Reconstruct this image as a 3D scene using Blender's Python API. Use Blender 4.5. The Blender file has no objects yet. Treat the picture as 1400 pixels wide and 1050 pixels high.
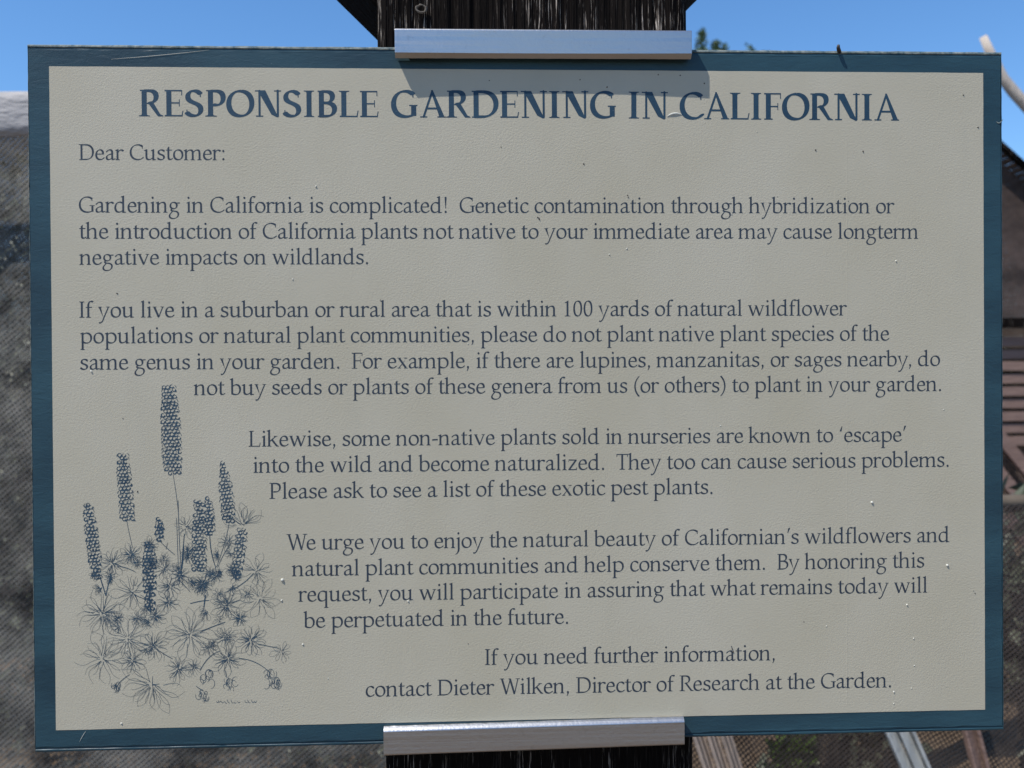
import bpy, bmesh, math, random
import mathutils.geometry as mgeo
from mathutils import Vector, Matrix, noise

random.seed(7)
sc = bpy.context.scene
COL = sc.collection

# ---------------------------------------------------------------- camera
FPX = 1262.83                       # focal length in pixels of a 1400 x 1050 frame (58 degrees across)
CAM = Vector((-0.03358744, -0.56787248, 1.51126595))
RIGHT = Vector((0.99910518, -0.0417537, -0.00674303))
UP = Vector((0.0070388, 0.0069407, 0.99995114))
FWD = Vector((0.04170486, 0.99910383, -0.00722838))
cam_d = bpy.data.cameras.new('camera'); cam = bpy.data.objects.new('camera', cam_d); COL.objects.link(cam)
cam.matrix_world = Matrix(((RIGHT.x, UP.x, -FWD.x, CAM.x), (RIGHT.y, UP.y, -FWD.y, CAM.y), (RIGHT.z, UP.z, -FWD.z, CAM.z), (0, 0, 0, 1)))
cam_d.sensor_width = 36; cam_d.lens = 36*FPX/1400; cam_d.clip_start = .02; cam_d.clip_end = 2000
cam_d.dof.use_dof = True; cam_d.dof.focus_distance = 0.569; cam_d.dof.aperture_fstop = 11.5
sc.camera = cam

# ---------------------------------------------------------------- sky and sun
SUN = Vector((-13.3, -8.5, 25.3)).normalized()      # towards the sun
w = bpy.data.worlds.new('World'); sc.world = w; w.use_nodes = True
wn = w.node_tree.nodes; wl = w.node_tree.links
sky = wn.new('ShaderNodeTexSky'); sky.sky_type = 'NISHITA'; sky.sun_disc = False
sky.sun_elevation = math.asin(SUN.z); sky.sun_rotation = math.atan2(SUN.x, SUN.y)
sky.air_density = 1.0; sky.dust_density = 0.0; sky.ozone_density = 6.0; sky.altitude = 0
hs = wn.new('ShaderNodeHueSaturation'); hs.inputs['Saturation'].default_value = 1.13
wl.new(sky.outputs[0], hs.inputs['Color']); wl.new(hs.outputs[0], wn['Background'].inputs[0]); wn['Background'].inputs[1].default_value = 0.15
sun_d = bpy.data.lights.new('sun', 'SUN'); sun_d.energy = 5.0; sun_d.angle = math.radians(.53); sun_d.color = (1, .95, .87)
sun = bpy.data.objects.new('sun', sun_d); COL.objects.link(sun)
sun.rotation_euler = SUN.to_track_quat('Z', 'Y').to_euler(); sun.location = (-3, -2, 6)
vs = sc.view_settings; vs.view_transform = 'Standard'; vs.look = 'None'; vs.gamma = 1; vs.use_curve_mapping = False
vs.exposure = 0.25

# ---------------------------------------------------------------- helpers
def P(u, v, y=0.0):
    """the place at depth y that stands at photo pixel (u, v)"""
    d = FWD+RIGHT*((u-700)/FPX)+UP*((525-v)/FPX)
    return CAM+d*((y-CAM.y)/d.y)

def link(name, me, parent=None, mats=()):
    o = bpy.data.objects.new(name, me); COL.objects.link(o)
    for m in mats: me.materials.append(m)
    if parent:
        o.parent = parent; o.matrix_parent_inverse = Matrix.Translation(-parent.location)
    return o

def mesh(name, V, F, mat, parent=None, smooth=False):
    me = bpy.data.meshes.new(name); me.from_pydata([tuple(v) for v in V], [], F); me.update()
    if smooth:
        for p in me.polygons: p.use_smooth = True
    return link(name, me, parent, [mat])

def empty(name, loc):
    o = bpy.data.objects.new(name, None); o.location = loc; o.empty_display_size = .05; COL.objects.link(o); return o

def tag(o, label=None, cat=None, group=None, kind=None):
    if label: o['label'] = label
    if cat: o['category'] = cat
    if group: o['group'] = group
    if kind: o['kind'] = kind
    return o

def box_vf(c, s, rot=None):
    V = []
    for x in (-1, 1):
        for y in (-1, 1):
            for z in (-1, 1):
                p = Vector((x*s[0]/2, y*s[1]/2, z*s[2]/2))
                if rot: p = rot @ p
                V.append(p+Vector(c))
    F = [(0, 1, 3, 2), (4, 6, 7, 5), (0, 4, 5, 1), (2, 3, 7, 6), (0, 2, 6, 4), (1, 5, 7, 3)]
    return V, F

def tube_vf(pts, rad, n=10):
    V = []; F = []; m = len(pts)
    for i, p in enumerate(pts):
        t = (pts[min(i+1, m-1)]-pts[max(i-1, 0)]).normalized()
        a = t.orthogonal().normalized() if i == 0 else (a-t*a.dot(t)).normalized()
        b = t.cross(a)
        for k in range(n):
            g = 2*math.pi*k/n; V.append(p+(a*math.cos(g)+b*math.sin(g))*rad[i])
    for i in range(m-1):
        for k in range(n):
            F.append((i*n+k, i*n+(k+1) % n, (i+1)*n+(k+1) % n, (i+1)*n+k))
    F.append(tuple(range(n))[::-1]); F.append(tuple(range((m-1)*n, m*n)))
    return V, F

# ---------------------------------------------------------------- materials
class Mat:
    def __init__(s, name, rough=.6, spec=.4, metal=0):
        s.m = bpy.data.materials.new(name); s.m.use_nodes = True
        s.t = s.m.node_tree; s.n = s.t.nodes; s.l = s.t.links
        s.b = s.n['Principled BSDF']; s.b.inputs['Roughness'].default_value = rough
        s.b.inputs['Specular IOR Level'].default_value = spec; s.b.inputs['Metallic'].default_value = metal
        s.geo = s.n.new('ShaderNodeNewGeometry').outputs['Position']
    def map(s, scale, rot=(0, 0, 0), src=None):
        n = s.n.new('ShaderNodeMapping'); n.inputs['Scale'].default_value = scale; n.inputs['Rotation'].default_value = rot
        s.l.new(src or s.geo, n.inputs[0]); return n.outputs[0]
    def noise(s, vec, scale=1, detail=3, rough=.5, dist=0):
        n = s.n.new('ShaderNodeTexNoise'); n.inputs['Scale'].default_value = scale; n.inputs['Detail'].default_value = detail
        n.inputs['Roughness'].default_value = rough; n.inputs['Distortion'].default_value = dist
        s.l.new(vec, n.inputs['Vector']); return n.outputs['Fac']
    def wave(s, vec, scale, dist=0, dscale=1, direction='X'):
        n = s.n.new('ShaderNodeTexWave'); n.bands_direction = direction; n.inputs['Scale'].default_value = scale
        n.inputs['Distortion'].default_value = dist; n.inputs['Detail Scale'].default_value = dscale
        s.l.new(vec, n.inputs['Vector']); return n.outputs['Fac']
    def ramp(s, fac, stops):
        n = s.n.new('ShaderNodeValToRGB'); e = n.color_ramp.elements
        while len(e) < len(stops): e.new(.5)
        for k, (p, c) in enumerate(stops):
            e[k].position = p; e[k].color = (*c, 1) if len(c) == 3 else c
        s.l.new(fac, n.inputs[0]); return n.outputs[0]
    def fr(s, fac, a, b, lo=0.0, hi=1.0):
        n = s.n.new('ShaderNodeMapRange'); n.inputs[1].default_value = a; n.inputs[2].default_value = b
        n.inputs[3].default_value = lo; n.inputs[4].default_value = hi
        s.l.new(fac, n.inputs[0]); return n.outputs[0]
    def math(s, op, a, b):
        n = s.n.new('ShaderNodeMath'); n.operation = op
        for k, v in enumerate((a, b)):
            if isinstance(v, (int, float)): n.inputs[k].default_value = v
            else: s.l.new(v, n.inputs[k])
        return n.outputs[0]
    def mix(s, fac, a, b):
        n = s.n.new('ShaderNodeMix'); n.data_type = 'RGBA'
        for sock, v in ((n.inputs[0], fac), (n.inputs[6], a), (n.inputs[7], b)):
            if isinstance(v, tuple): sock.default_value = (*v, 1)
            elif isinstance(v, (int, float)): sock.default_value = v
            else: s.l.new(v, sock)
        return n.outputs[2]
    def col(s, c):
        if isinstance(c, tuple): s.b.inputs['Base Color'].default_value = (*c, 1)
        else: s.l.new(c, s.b.inputs['Base Color'])
        return s
    def rgh(s, f): s.l.new(f, s.b.inputs['Roughness']); return s
    def bump(s, h, dist, strength=1.0):
        n = s.n.new('ShaderNodeBump'); n.inputs['Distance'].default_value = dist; n.inputs['Strength'].default_value = strength
        prev = s.b.inputs['Normal'].links
        if prev: s.l.new(prev[0].from_socket, n.inputs['Normal'])
        s.l.new(h, n.inputs['Height']); s.l.new(n.outputs[0], s.b.inputs['Normal']); return s

def orange_peel(M, k=1.0):
    """the sprayed, slightly pebbled paint skin that the whole face shares"""
    a = M.noise(M.map((760, 1, 900)), 1, 2, .5, .4)
    b = M.noise(M.map((1500, 1, 1900)), 1, 2, .5)
    a = M.math('MULTIPLY', a, M.fr(M.noise(M.map((16, 1, 22)), 1, 3, .6), .3, .7, .55, 1.15))
    M.bump(a, .00014*k); M.bump(b, .00006*k)

M = Mat('cream_paint', .5, .35)
g = M.noise(M.map((14, 1, 9)), 1, 4, .55)
st = M.noise(M.map((60, 1, 140)), 1, 5, .65)
c = M.mix(M.fr(g, .32, .70), (.404, .368, .278), (.440, .406, .322))
dr = M.noise(M.map((45, 1, 5)), 1, 4, .6)
c = M.mix(M.fr(dr, .58, .78, 0, .30), c, (.36, .34, .275))
c = M.mix(M.fr(st, .60, .80, 0, .35), c, (.35, .31, .255))
M.col(c); orange_peel(M); CREAM = M.m

M = Mat('blue_border_paint', .45, .3)
s1 = M.noise(M.map((9, 1, 30), (0, .35, 0)), 1, 5, .6)
s2 = M.noise(M.map((900, 1, 900)), 1, 2, .6)
c = M.mix(M.fr(s1, .3, .72), (.011, .032, .048), (.025, .070, .093))
c = M.mix(M.fr(s2, .72, .80), c, (.22, .26, .27))
M.col(c)
M.bump(M.noise(M.map((90, 1, 260), (0, .2, 0)), 1, 4, .6, 1.2), .0002); orange_peel(M, .5); BLUE = M.m

M = Mat('worn_edge', .7, .3)
e = M.noise(M.map((160, 160, 160)), 1, 4, .7)
M.col(M.mix(M.fr(e, .36, .66), (.03, .07, .09), (.24, .26, .235))); M.bump(e, .0006); WORN = M.m

def ink(name, c0, c1, wear):
    M = Mat(name, .5, .35)
    a = M.noise(M.map((60, 1, 60)), 1, 4, .6)
    b = M.noise(M.map((500, 1, 1200), (0, .5, 0)), 1, 4, .7)
    c = M.mix(M.fr(a, .3, .7), c0, c1)
    M.col(M.mix(M.fr(b, wear, wear+.14, 0, .75), c, (.25, .27, .26))); orange_peel(M, .8); return M.m
INK_H = ink('heading_ink', (.011, .036, .066), (.018, .054, .090), .63)
INK_B = ink('text_ink', (.019, .030, .048), (.032, .045, .063), .70)
INK_D = ink('drawing_ink', (.016, .042, .072), (.028, .064, .10), .64)

M = Mat('brushed_aluminium', .3, .5, 1)
br = M.noise(M.map((6, 900, 1400)), 1, 3, .6)
sp = M.noise(M.map((170, 170, 170)), 1, 4, .7)
M.col(M.mix(M.fr(sp, .60, .78, 0, .6), (.44, .45, .47), (.30, .30, .31))); M.rgh(M.fr(br, .3, .7, .32, .46)); M.bump(br, .00003)
M.bump(M.noise(M.map((420, 420, 420)), 1, 2), .00012); ALU = M.m

M = Mat('dark_stained_timber', .9, .06)
warp = M.map((1, 1, .035))
g1 = M.noise(M.map((360, 360, 9)), 1, 3, .6, .5)
g2 = M.noise(M.map((900, 900, 60)), 1, 3, .6)
g3 = M.noise(M.map((26, 26, 5)), 1, 2, .5)
ln = M.math('MULTIPLY', M.fr(M.math('ABSOLUTE', M.math('SUBTRACT', g1, .5), 0), .024, .0), M.fr(g2, .46, .62))
ln = M.math('MULTIPLY', ln, M.fr(g3, .42, .60, .06, 1))
M.col(M.mix(ln, (.006, .0045, .004), (.52, .45, .39)))
M.bump(g1, .004); M.bump(g2, .0008); TIMBER = M.m
M = Mat('dark_brace_timber', .9, .05); g = M.noise(M.map((160, 160, 14)), 1, 4, .6); M.col(M.mix(g, (.003, .0025, .002), (.012, .009, .008))); M.bump(g, .003); BRACE = M.m

M = Mat('pale_weathered_wood', .8, .2)
g = M.noise(M.map((60, 60, 14)), 1, 4, .6)
M.col(M.mix(g, (.30, .25, .21), (.58, .52, .46))); M.bump(g, .004); PALE = M.m

M = Mat('brown_lath_wood', .85, .2)
g = M.noise(M.map((10, 40, 40)), 1, 4, .6)
M.col(M.mix(g, (.14, .086, .070), (.29, .20, .168))); M.bump(g, .004); LATH = M.m

M = Mat('grey_lath_wood', .85, .2)
g = M.noise(M.map((50, 50, 8)), 1, 4, .6)
M.col(M.mix(g, (.22, .23, .23), (.48, .50, .50))); M.bump(g, .004); GREYL = M.m

M = Mat('tan_lath_wood', .85, .2)
g = M.noise(M.map((50, 50, 8)), 1, 4, .6)
M.col(M.mix(g, (.20, .155, .125), (.42, .34, .29))); M.bump(g, .004); LATH2 = M.m

M = Mat('dirt', .9, .1)
g = M.noise(M.map((3, 3, 3)), 1, 6, .6); h = M.noise(M.map((60, 60, 60)), 1, 4, .6)
M.col(M.mix(M.fr(M.math('MULTIPLY', g, h), .12, .42), (.10, .066, .040), (.26, .185, .12))); M.bump(h, .02); DIRT = M.m

def cloth(name, c0, c1, hole, scale=45.0, mott=2.2):
    """knitted shade cloth: threads with real gaps between them"""
    M = Mat(name, .8, .2)
    wv = M.wave(M.map((1, 1, 1), (0, math.radians(32), 0)), scale, 1.5, 2, 'X')
    wx = M.wave(M.map((1, 1, 1), (0, math.radians(-50), 0)), scale*.8, 1.5, 2, 'X')
    th = M.math('MAXIMUM', wv, wx)
    g = M.noise(M.map((mott*3, mott*3, mott*4), (0, .5, 0)), 1, 6, .7)
    M.col(M.mix(M.fr(g, .36, .64), c0, c1)); M.bump(th, .0015)
    op = M.fr(th, hole-.28, hole+.28, 0.0, 1.0)
    tr = M.n.new('ShaderNodeBsdfTransparent'); mx = M.n.new('ShaderNodeMixShader')
    out = M.n['Material Output']
    M.l.new(op, mx.inputs[0]); M.l.new(tr.outputs[0], mx.inputs[1]); M.l.new(M.b.outputs[0], mx.inputs[2]); M.l.new(mx.outputs[0], out.inputs['Surface'])
    return M.m
CLOTH = cloth('grey_shade_cloth', (.024, .023, .024), (.20, .19, .17), .48)
CLOTH_R = cloth('dark_grey_backdrop', (.03, .03, .032), (.10, .10, .105), .2)  # near-opaque, only for the added sheet that blocks the sky
CLOTH2 = cloth('brown_shade_cloth', (.045, .034, .030), (.135, .098, .084), .50, 40)
CLOTH3 = cloth('dark_open_shade_cloth', (.025, .020, .019), (.085, .068, .060), .50, 48)
M = Mat('pale_canvas', .85, .2)
g = M.noise(M.map((5, 5, 16)), 1, 4, .6); M.col(M.mix(g, (.25, .245, .245), (.42, .405, .405))); M.bump(g, .02); CANVAS = M.m

def leafmat(name, a, b):
    M = Mat(name, .5, .4)
    g = M.noise(M.map((9, 9, 9)), 1, 3, .6)
    M.col(M.mix(M.fr(g, .3, .7), a, b)); return M.m
LEAF_D = leafmat('grey_green_leaf', (.045, .055, .035), (.15, .165, .115))
LEAF_G = leafmat('bright_green_leaf', (.10, .17, .02), (.26, .38, .06))
LEAF_F = leafmat('tree_leaf', (.04, .075, .02), (.11, .16, .055))
M = Mat('bark', .9, .1); g = M.noise(M.map((20, 20, 5)), 1, 4); M.col(M.mix(g, (.06, .045, .035), (.2, .16, .12))); BARK = M.m
M = Mat('rusty_nail', .6, .4, .3); M.col((.06, .05, .045)); NAIL = M.m
M = Mat('grit_white', .8, .1); M.col((.52, .51, .45)); GRITW = M.m
M = Mat('grit_dark', .7, .3); M.col((.06, .05, .045)); GRITD = M.m
M = Mat('knot_wood', .8, .2); M.col((.11, .095, .08)); KNOT = M.m
# ---------------------------------------------------------------- lettering
# A book-face roman drawn here stroke by stroke: a broad nib swept along bezier
# skeletons, plus stems and serifs, all merged into one clean outline per glyph.
def bez(path, n=9):
    """'M x y L x y C x y x y x y' -> list of polylines"""
    tk = path.split(); i = 0; out = []; cur = None; pl = None
    while i < len(tk):
        c = tk[i]; i += 1
        if c == 'M':
            cur = (float(tk[i]), float(tk[i+1])); i += 2; pl = [cur]; out.append(pl)
        elif c == 'L':
            p = (float(tk[i]), float(tk[i+1])); i += 2; pl.append(p); cur = p
        elif c == 'C':
            a = [float(v) for v in tk[i:i+6]]; i += 6
            p0 = cur; p1 = (a[0], a[1]); p2 = (a[2], a[3]); p3 = (a[4], a[5])
            for k in range(1, n+1):
                t = k/n; u = 1-t
                pl.append((u**3*p0[0]+3*u*u*t*p1[0]+3*u*t*t*p2[0]+t**3*p3[0],
                           u**3*p0[1]+3*u*u*t*p1[1]+3*u*t*t*p2[1]+t**3*p3[1]))
            cur = p3
    return out

def nib_stroke(pl, a, b, th, caps=True):
    """sweep an elliptical nib (half axes a, b, turned by th) -> triangles"""
    u = (math.cos(th), math.sin(th)); v = (-u[1], u[0]); L = []; R = []; n = len(pl)
    for i in range(n):
        p = pl[max(i-1, 0)]; q = pl[min(i+1, n-1)]
        dx, dy = q[0]-p[0], q[1]-p[1]; d = math.hypot(dx, dy) or 1
        nx, ny = -dy/d, dx/d
        cu = nx*u[0]+ny*u[1]; cv = nx*v[0]+ny*v[1]
        h = math.sqrt((a*cu)**2+(b*cv)**2)
        ox = (a*a*cu*u[0]+b*b*cv*v[0])/h; oy = (a*a*cu*u[1]+b*b*cv*v[1])/h
        L.append((pl[i][0]+ox, pl[i][1]+oy)); R.append((pl[i][0]-ox, pl[i][1]-oy))
    out = []
    for i in range(n-1):
        out.append([L[i], R[i], R[i+1]]); out.append([L[i], R[i+1], L[i+1]])
    if caps:
        for c in (pl[0], pl[-1]):
            out.append([(c[0]+a*math.cos(t)*u[0]+b*math.sin(t)*v[0],
                         c[1]+a*math.cos(t)*u[1]+b*math.sin(t)*v[1]) for t in [k*math.pi/5 for k in range(10)]])
    return out

def area2(p):
    return sum(p[i][0]*p[(i+1) % len(p)][1]-p[(i+1) % len(p)][0]*p[i][1] for i in range(len(p)))

def merge(polys):
    """union of simple polygons -> (verts, triangles)"""
    vs = []; fs = []
    for p in polys:
        s = area2(p)
        if abs(s) < 1.0: continue
        if s < 0: p = p[::-1]
        k = len(vs); vs += [Vector((round(x, 2), round(y, 2))) for x, y in p]; fs.append(list(range(k, k+len(p))))
    V, E, F, ov, oe, of = mgeo.delaunay_2d_cdt(vs, [], fs, 1, 0.05)
    return [tuple(v) for v in V], [tuple(f) for f, o in zip(F, of) if o]

class Face:
    """w = stem width, thin = hairline, nib = (a, b, angle)"""
    def __init__(s, w, nib, thin, heavy):
        s.w = w; s.nib = nib; s.thin = thin; s.heavy = heavy; s.cache = {}
    def S(s, path, k=1.0, nib=None, caps=True):
        a, b, t = nib or s.nib; o = []
        for pl in bez(path): o += nib_stroke(pl, a*k, b*k, math.radians(t), caps)
        return o
    def T(s, path):                       # hairline
        return s.S(path, nib=(s.thin, s.thin*.8, 0))
    def stem(s, x, y0, y1):
        h = s.w/2; return [[(x-h, y0), (x+h, y0), (x+h, y1), (x-h, y1)]]
    def foot(s, x, y=0, l=58, r=62, up=1, w=None):
        h = (w or s.w)/2
        p = [(x-h-l, y), (x+h+r, y+0), (x+h+r, y+up*20), (x+h+14, y+up*32), (x+h, y+up*66), (x-h, y+up*66), (x-h-14, y+up*32), (x-h-l, y+up*20)]
        return [p]
    def flag(s, x, y, l=66):              # slanted entry serif of i, n, b ...
        h = s.w/2
        return [[(x-h-l, y-62), (x-h-l+6, y-40), (x-h, y-16), (x+h-14, y+12), (x+h, y+14), (x+h, y-110), (x-h, y-110), (x-h, y-66)]]
    def tail(s, x):                       # right-hand exit of d, u
        h = s.w/2
        return [[(x-h, 0), (x-h, 120), (x+h, 120), (x+h, 56), (x+h+18, 38), (x+h+92, 28), (x+h+92, 8), (x+h, -4), (x-h, -14)]]
    def arch(s, x0, x1):                  # shoulder of n, h, m
        h = s.w/2; d = x1-x0
        return s.S(f'M {x0} 318 C {x0+.2*d} 396 {x0+.42*d} 446 {x0+.66*d} 446 C {x0+.9*d} 446 {x1} 398 {x1} 300', 1.0) + s.stem(x1, 0, 305)
    def slab(s, x, y, l, r, h=24):
        if s.heavy and h < 30:
            if y > 300: y -= 30-h
            h = 30
        return [[(x-l, y), (x+r, y), (x+r, y+h), (x-l, y+h)]]

    def glyph(s, ch):
        if ch not in s.cache:
            adv, polys = s.draw(ch)
            s.cache[ch] = (adv,) + (merge(polys) if polys else ([], []))
        return s.cache[ch]

    def draw(s, c):
        S, st, ft, fl, T = s.S, s.stem, s.foot, s.flag, s.T
        h = s.w/2; B = s.heavy
        dot = lambda x, y, r=50: [[(x+r*math.cos(t*math.pi/6), y+r*math.sin(t*math.pi/6)) for t in range(12)]]
        if c == ' ': return 250, []
        if c == '.': return 250, dot(125, 42, 54)
        if c == ':': return 250, dot(125, 42, 52)+dot(125, 400, 52)
        if c == ',': return 250, dot(128, 46, 50)+[[(86, 30), (178, 52), (160, -20), (92, -128), (66, -116), (108, -34)]]
        if c == '!': return 278, dot(139, 42, 52)+[[(92, 690), (150, 712), (188, 690), (152, 190), (128, 190)]]
        if c == '-': return 333, [[(34, 206), (299, 222), (299, 280), (34, 264)]]
        if c == '\u2019': return 250, [[(110, 700), (190, 728), (198, 700), (92, 486), (66, 500)]]
        if c == '\u2018': return 250, [[(140, 486), (60, 458+24), (54, 500), (158, 716), (184, 702)]]
        if c == '(': return 333, S('M 288 718 C 170 610 96 450 96 280 C 96 110 170 -40 288 -150', .8)
        if c == ')': return 333, S('M 45 718 C 163 610 237 450 237 280 C 237 110 163 -40 45 -150', .8)
        if c == '0': return 500, S('M 250 672 C 130 672 76 520 76 340 C 76 150 130 12 250 12 C 370 12 424 150 424 340 C 424 530 370 672 250 672', .92, caps=False)
        if c == '1': return 500, st(255, 0, 660)+ft(255, 0, 95, 95)+[[(120, 590), (128, 616), (255-h, 640), (255+h, 700), (255+h, 560), (255-h, 560), (255-h, 600)]]
        # ---- lowercase
        if c == 'a': return 500, S('M 88 366 C 128 424 186 448 240 448 C 322 448 346 402 346 330 L 346 96 C 346 50 366 26 398 26 C 424 26 446 36 466 50')+S('M 346 270 C 250 254 84 226 80 118 C 78 56 116 20 168 20 C 232 20 300 58 346 104', .95)
        if c == 'b': return 553, st(98, 40, 690)+fl(98, 726)+S('M 98 350 C 150 412 216 450 286 450 C 398 450 474 366 474 238 C 474 100 390 16 270 16 C 198 16 138 34 96 62')
        if c == 'c': return 444, S('M 392 392 C 356 432 312 450 264 450 C 150 450 70 356 70 224 C 70 96 148 18 258 18 C 320 18 372 42 408 84')+[[(372, 436), (404, 442), (412, 340), (386, 340)]]
        if c == 'd': return 611, st(436, 60, 690)+fl(436, 726)+s.tail(436)+S('M 436 402 C 376 438 322 452 274 452 C 148 452 66 350 66 216 C 66 92 132 20 232 20 C 308 20 384 64 436 116')
        if c == 'e': return 479, S('M 396 268 C 400 372 346 450 256 450 C 146 450 68 354 68 224 C 68 96 146 18 262 18 C 330 18 384 44 424 90')+T('M 80 256 L 402 266')
        if c == 'f': return 333, st(134, 0, 540)+ft(134, 0, 62, 78)+S('M 134 500 C 134 636 186 704 262 704 C 296 704 320 694 338 676')+[[(20, 424), (300, 424), (312, 462), (26, 456)]]
        if c == 'g': return 556, (S('M 244 448 C 150 448 92 390 92 308 C 92 224 150 170 242 170 C 336 170 394 226 394 310 C 394 394 336 448 244 448', .92, caps=False)
                                  + S('M 356 404 C 410 424 460 424 520 418', .8)+S('M 186 184 C 112 148 104 92 186 76 C 280 58 462 76 462 -66 C 462 -184 352 -254 228 -254 C 116 -254 48 -210 48 -142 C 48 -70 128 -8 196 66', .85))
        if c == 'h': return 582, st(96, 0, 690)+fl(96, 726)+ft(96)+s.arch(96, 434)+ft(434)
        if c == 'i': return 291, st(148, 0, 440)+fl(148, 469)+ft(148)+dot(140, 646)
        if c == 'j': return 234, st(124, -70, 440)+fl(124, 469)+S('M 124 -40 C 124 -150 84 -224 6 -262')+dot(116, 646)
        if c == 'k': return 556, st(96, 0, 690)+fl(96, 726)+ft(96)+T('M 130 226 L 398 436')+s.slab(408, 436, 90, 80)+[[(180, 290), (262, 326), (484, 58), (552, 22), (552, 0), (430, 0)]]
        if c == 'l': return 291, st(146, 0, 690)+fl(146, 726)+ft(146)
        if c == 'm': return 883, st(96, 0, 440)+fl(96, 469)+ft(96)+s.arch(96, 418)+ft(418)+s.arch(418, 742)+ft(742)
        if c == 'n': return 582, st(96, 0, 440)+fl(96, 469)+ft(96)+s.arch(96, 434)+ft(434)
        if c == 'o': return 546, S('M 273 450 C 150 450 70 360 70 234 C 70 106 150 18 273 18 C 396 18 476 106 476 234 C 476 360 396 450 273 450', caps=False)
        if c == 'p': return 601, st(124, -281, 440)+fl(124, 469)+ft(124, -281)+S('M 124 364 C 176 420 242 450 310 450 C 436 450 526 364 526 236 C 526 96 434 16 316 16 C 244 16 174 40 124 80')
        if c == 'q': return 560, st(436, -281, 430)+ft(436, -281)+S('M 436 402 C 376 438 322 452 274 452 C 148 452 66 350 66 216 C 66 92 132 20 232 20 C 308 20 384 64 436 116')+[[(436-h, 400), (436+h, 474), (436+h, 400)]]
        if c == 'r': return 395, st(98, 0, 440)+fl(98, 469)+ft(98)+S('M 98 316 C 146 398 208 446 268 446 C 306 446 340 430 364 402')
        if c == 's': return 424, S('M 348 398 C 312 436 266 450 214 450 C 134 450 86 410 86 348 C 86 216 348 268 348 126 C 348 58 288 18 206 18 C 142 18 92 38 56 74')+[[(330, 440), (362, 440), (368, 342), (346, 342)], [(44, 124), (70, 124), (84, 30), (48, 34)]]
        if c == 't': return 326, st(132, 96, 470)+S('M 132 130 C 132 56 164 24 212 24 C 248 24 280 38 308 62')+[[(14, 424), (298, 424), (308, 462), (20, 456)], [(132-h, 450), (132+h, 450), (132+h, 598), (132+h-16, 594), (132-h, 528)]]
        if c == 'u': return 603, st(114, 140, 440)+fl(114, 469)+S('M 114 150 C 114 62 158 22 230 22 C 306 22 386 72 440 134')+st(440, 60, 440)+fl(440, 469)+s.tail(440)
        if c == 'v': return 565, S('M 96 434 L 290 18')+T('M 292 16 L 478 440')+s.slab(92, 442, 80, 96)+s.slab(476, 442, 92, 72)
        if c == 'w': return 834, S('M 98 434 L 258 20')+T('M 262 16 L 420 440')+S('M 416 434 L 574 20')+T('M 578 16 L 748 440')+s.slab(92, 442, 80, 92)+s.slab(748, 442, 92, 72)+s.slab(400, 442, 60, 40)
        if c == 'x': return 516, S('M 106 432 L 412 32')+T('M 420 436 L 90 24')+s.slab(104, 442, 90, 84)+s.slab(414, 442, 84, 76)+s.slab(92, 0, 74, 86)+s.slab(418, 0, 84, 92)
        if c == 'y': return 556, S('M 88 434 L 284 26')+S('M 478 440 L 280 6 C 236 -96 190 -230 70 -238', nib=(s.thin*1.15, s.thin, 0))+s.slab(84, 442, 78, 96)+s.slab(474, 442, 92, 72)+dot(72, -226, 34)
        if c == 'z': return 500, [[(56, 420), (446, 420), (446, 460), (64, 468), (44, 360), (68, 352)], [(440, 0), (462, 112), (438, 116), (420, 44), (40, 40), (40, 0)]]+S('M 404 430 L 88 34', nib=(s.w*.44, s.w*.36, 0))
        # ---- capitals (heavy face shares the skeletons, advance from the table)
        H = 692; k = B
        if c == 'A': return 778, T('M 116 16 L 372 672')+[[(340, H+12), (388, H+12), (660+s.w*.5, 0), (660-s.w*.55, 0), (345, H-60)]]+T('M 200 232 L 540 232')+s.slab(112, 0, 100, 110)+s.slab(648, 0, 130, 110)
        if c == 'B': return (667 if k else 611), st(150, 0, H)+s.slab(150, 0, 110, 100)+s.slab(150, H-24, 110, 100)+S('M 150 668 L 300 668 C 420 668 480 614 480 530 C 480 440 410 378 290 372 L 160 372')+S('M 290 372 C 450 372 540 310 540 206 C 540 86 440 22 290 22 L 150 22')
        if c == 'C': return (722 if k else 709), S('M 628 600 C 564 652 500 672 420 672 C 214 672 76 536 76 344 C 76 142 216 18 420 18 C 516 18 596 48 664 112')+[[(606, 650), (648, 656), (652, 500), (622, 500)]]
        if c == 'D': return (833 if k else 774), st(150, 0, H)+s.slab(150, 0, 125, 60)+s.slab(150, H-24, 125, 60)+S('M 150 668 L 340 668 C 570 668 %d 540 %d 348 C %d 140 560 24 340 24 L 150 24' % ((734,)*3 if k else (692,)*3))
        if c == 'E': return 611, st(150, 0, H)+s.slab(150, 0, 125, 400, 36)+s.slab(150, H-36, 125, 384, 36)+s.slab(150, 336, 0, 310, 34)+[[(518, H), (540, H), (540, H-140), (516, H-140)], [(546, 0), (572, 150), (548, 150), (516, 0)], [(444, 260), (466, 260), (466, 446), (444, 446)]]
        if c == 'F': return 556, st(150, 0, H)+s.slab(150, 0, 125, 130)+s.slab(150, H-36, 125, 372, 36)+s.slab(150, 326, 0, 290, 34)+[[(506, H), (528, H), (528, H-150), (504, H-150)], [(424, 250), (446, 250), (446, 434), (424, 434)]]
        if c == 'G': return (833 if k else 763), S('M 636 600 C 570 652 500 672 420 672 C 214 672 76 536 76 344 C 76 142 220 18 430 18 C 516 18 600 40 668 76')+st(660, 40, 300)+s.slab(660, 292, 130, 108)+[[(612, 650), (654, 656), (658, 510), (628, 510)]]
        if c == 'I': return (389 if k else 337), st(172, 0, H)+ft(172, 0, 78, 78)+ft(172, H, 78, 78, -1)
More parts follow.
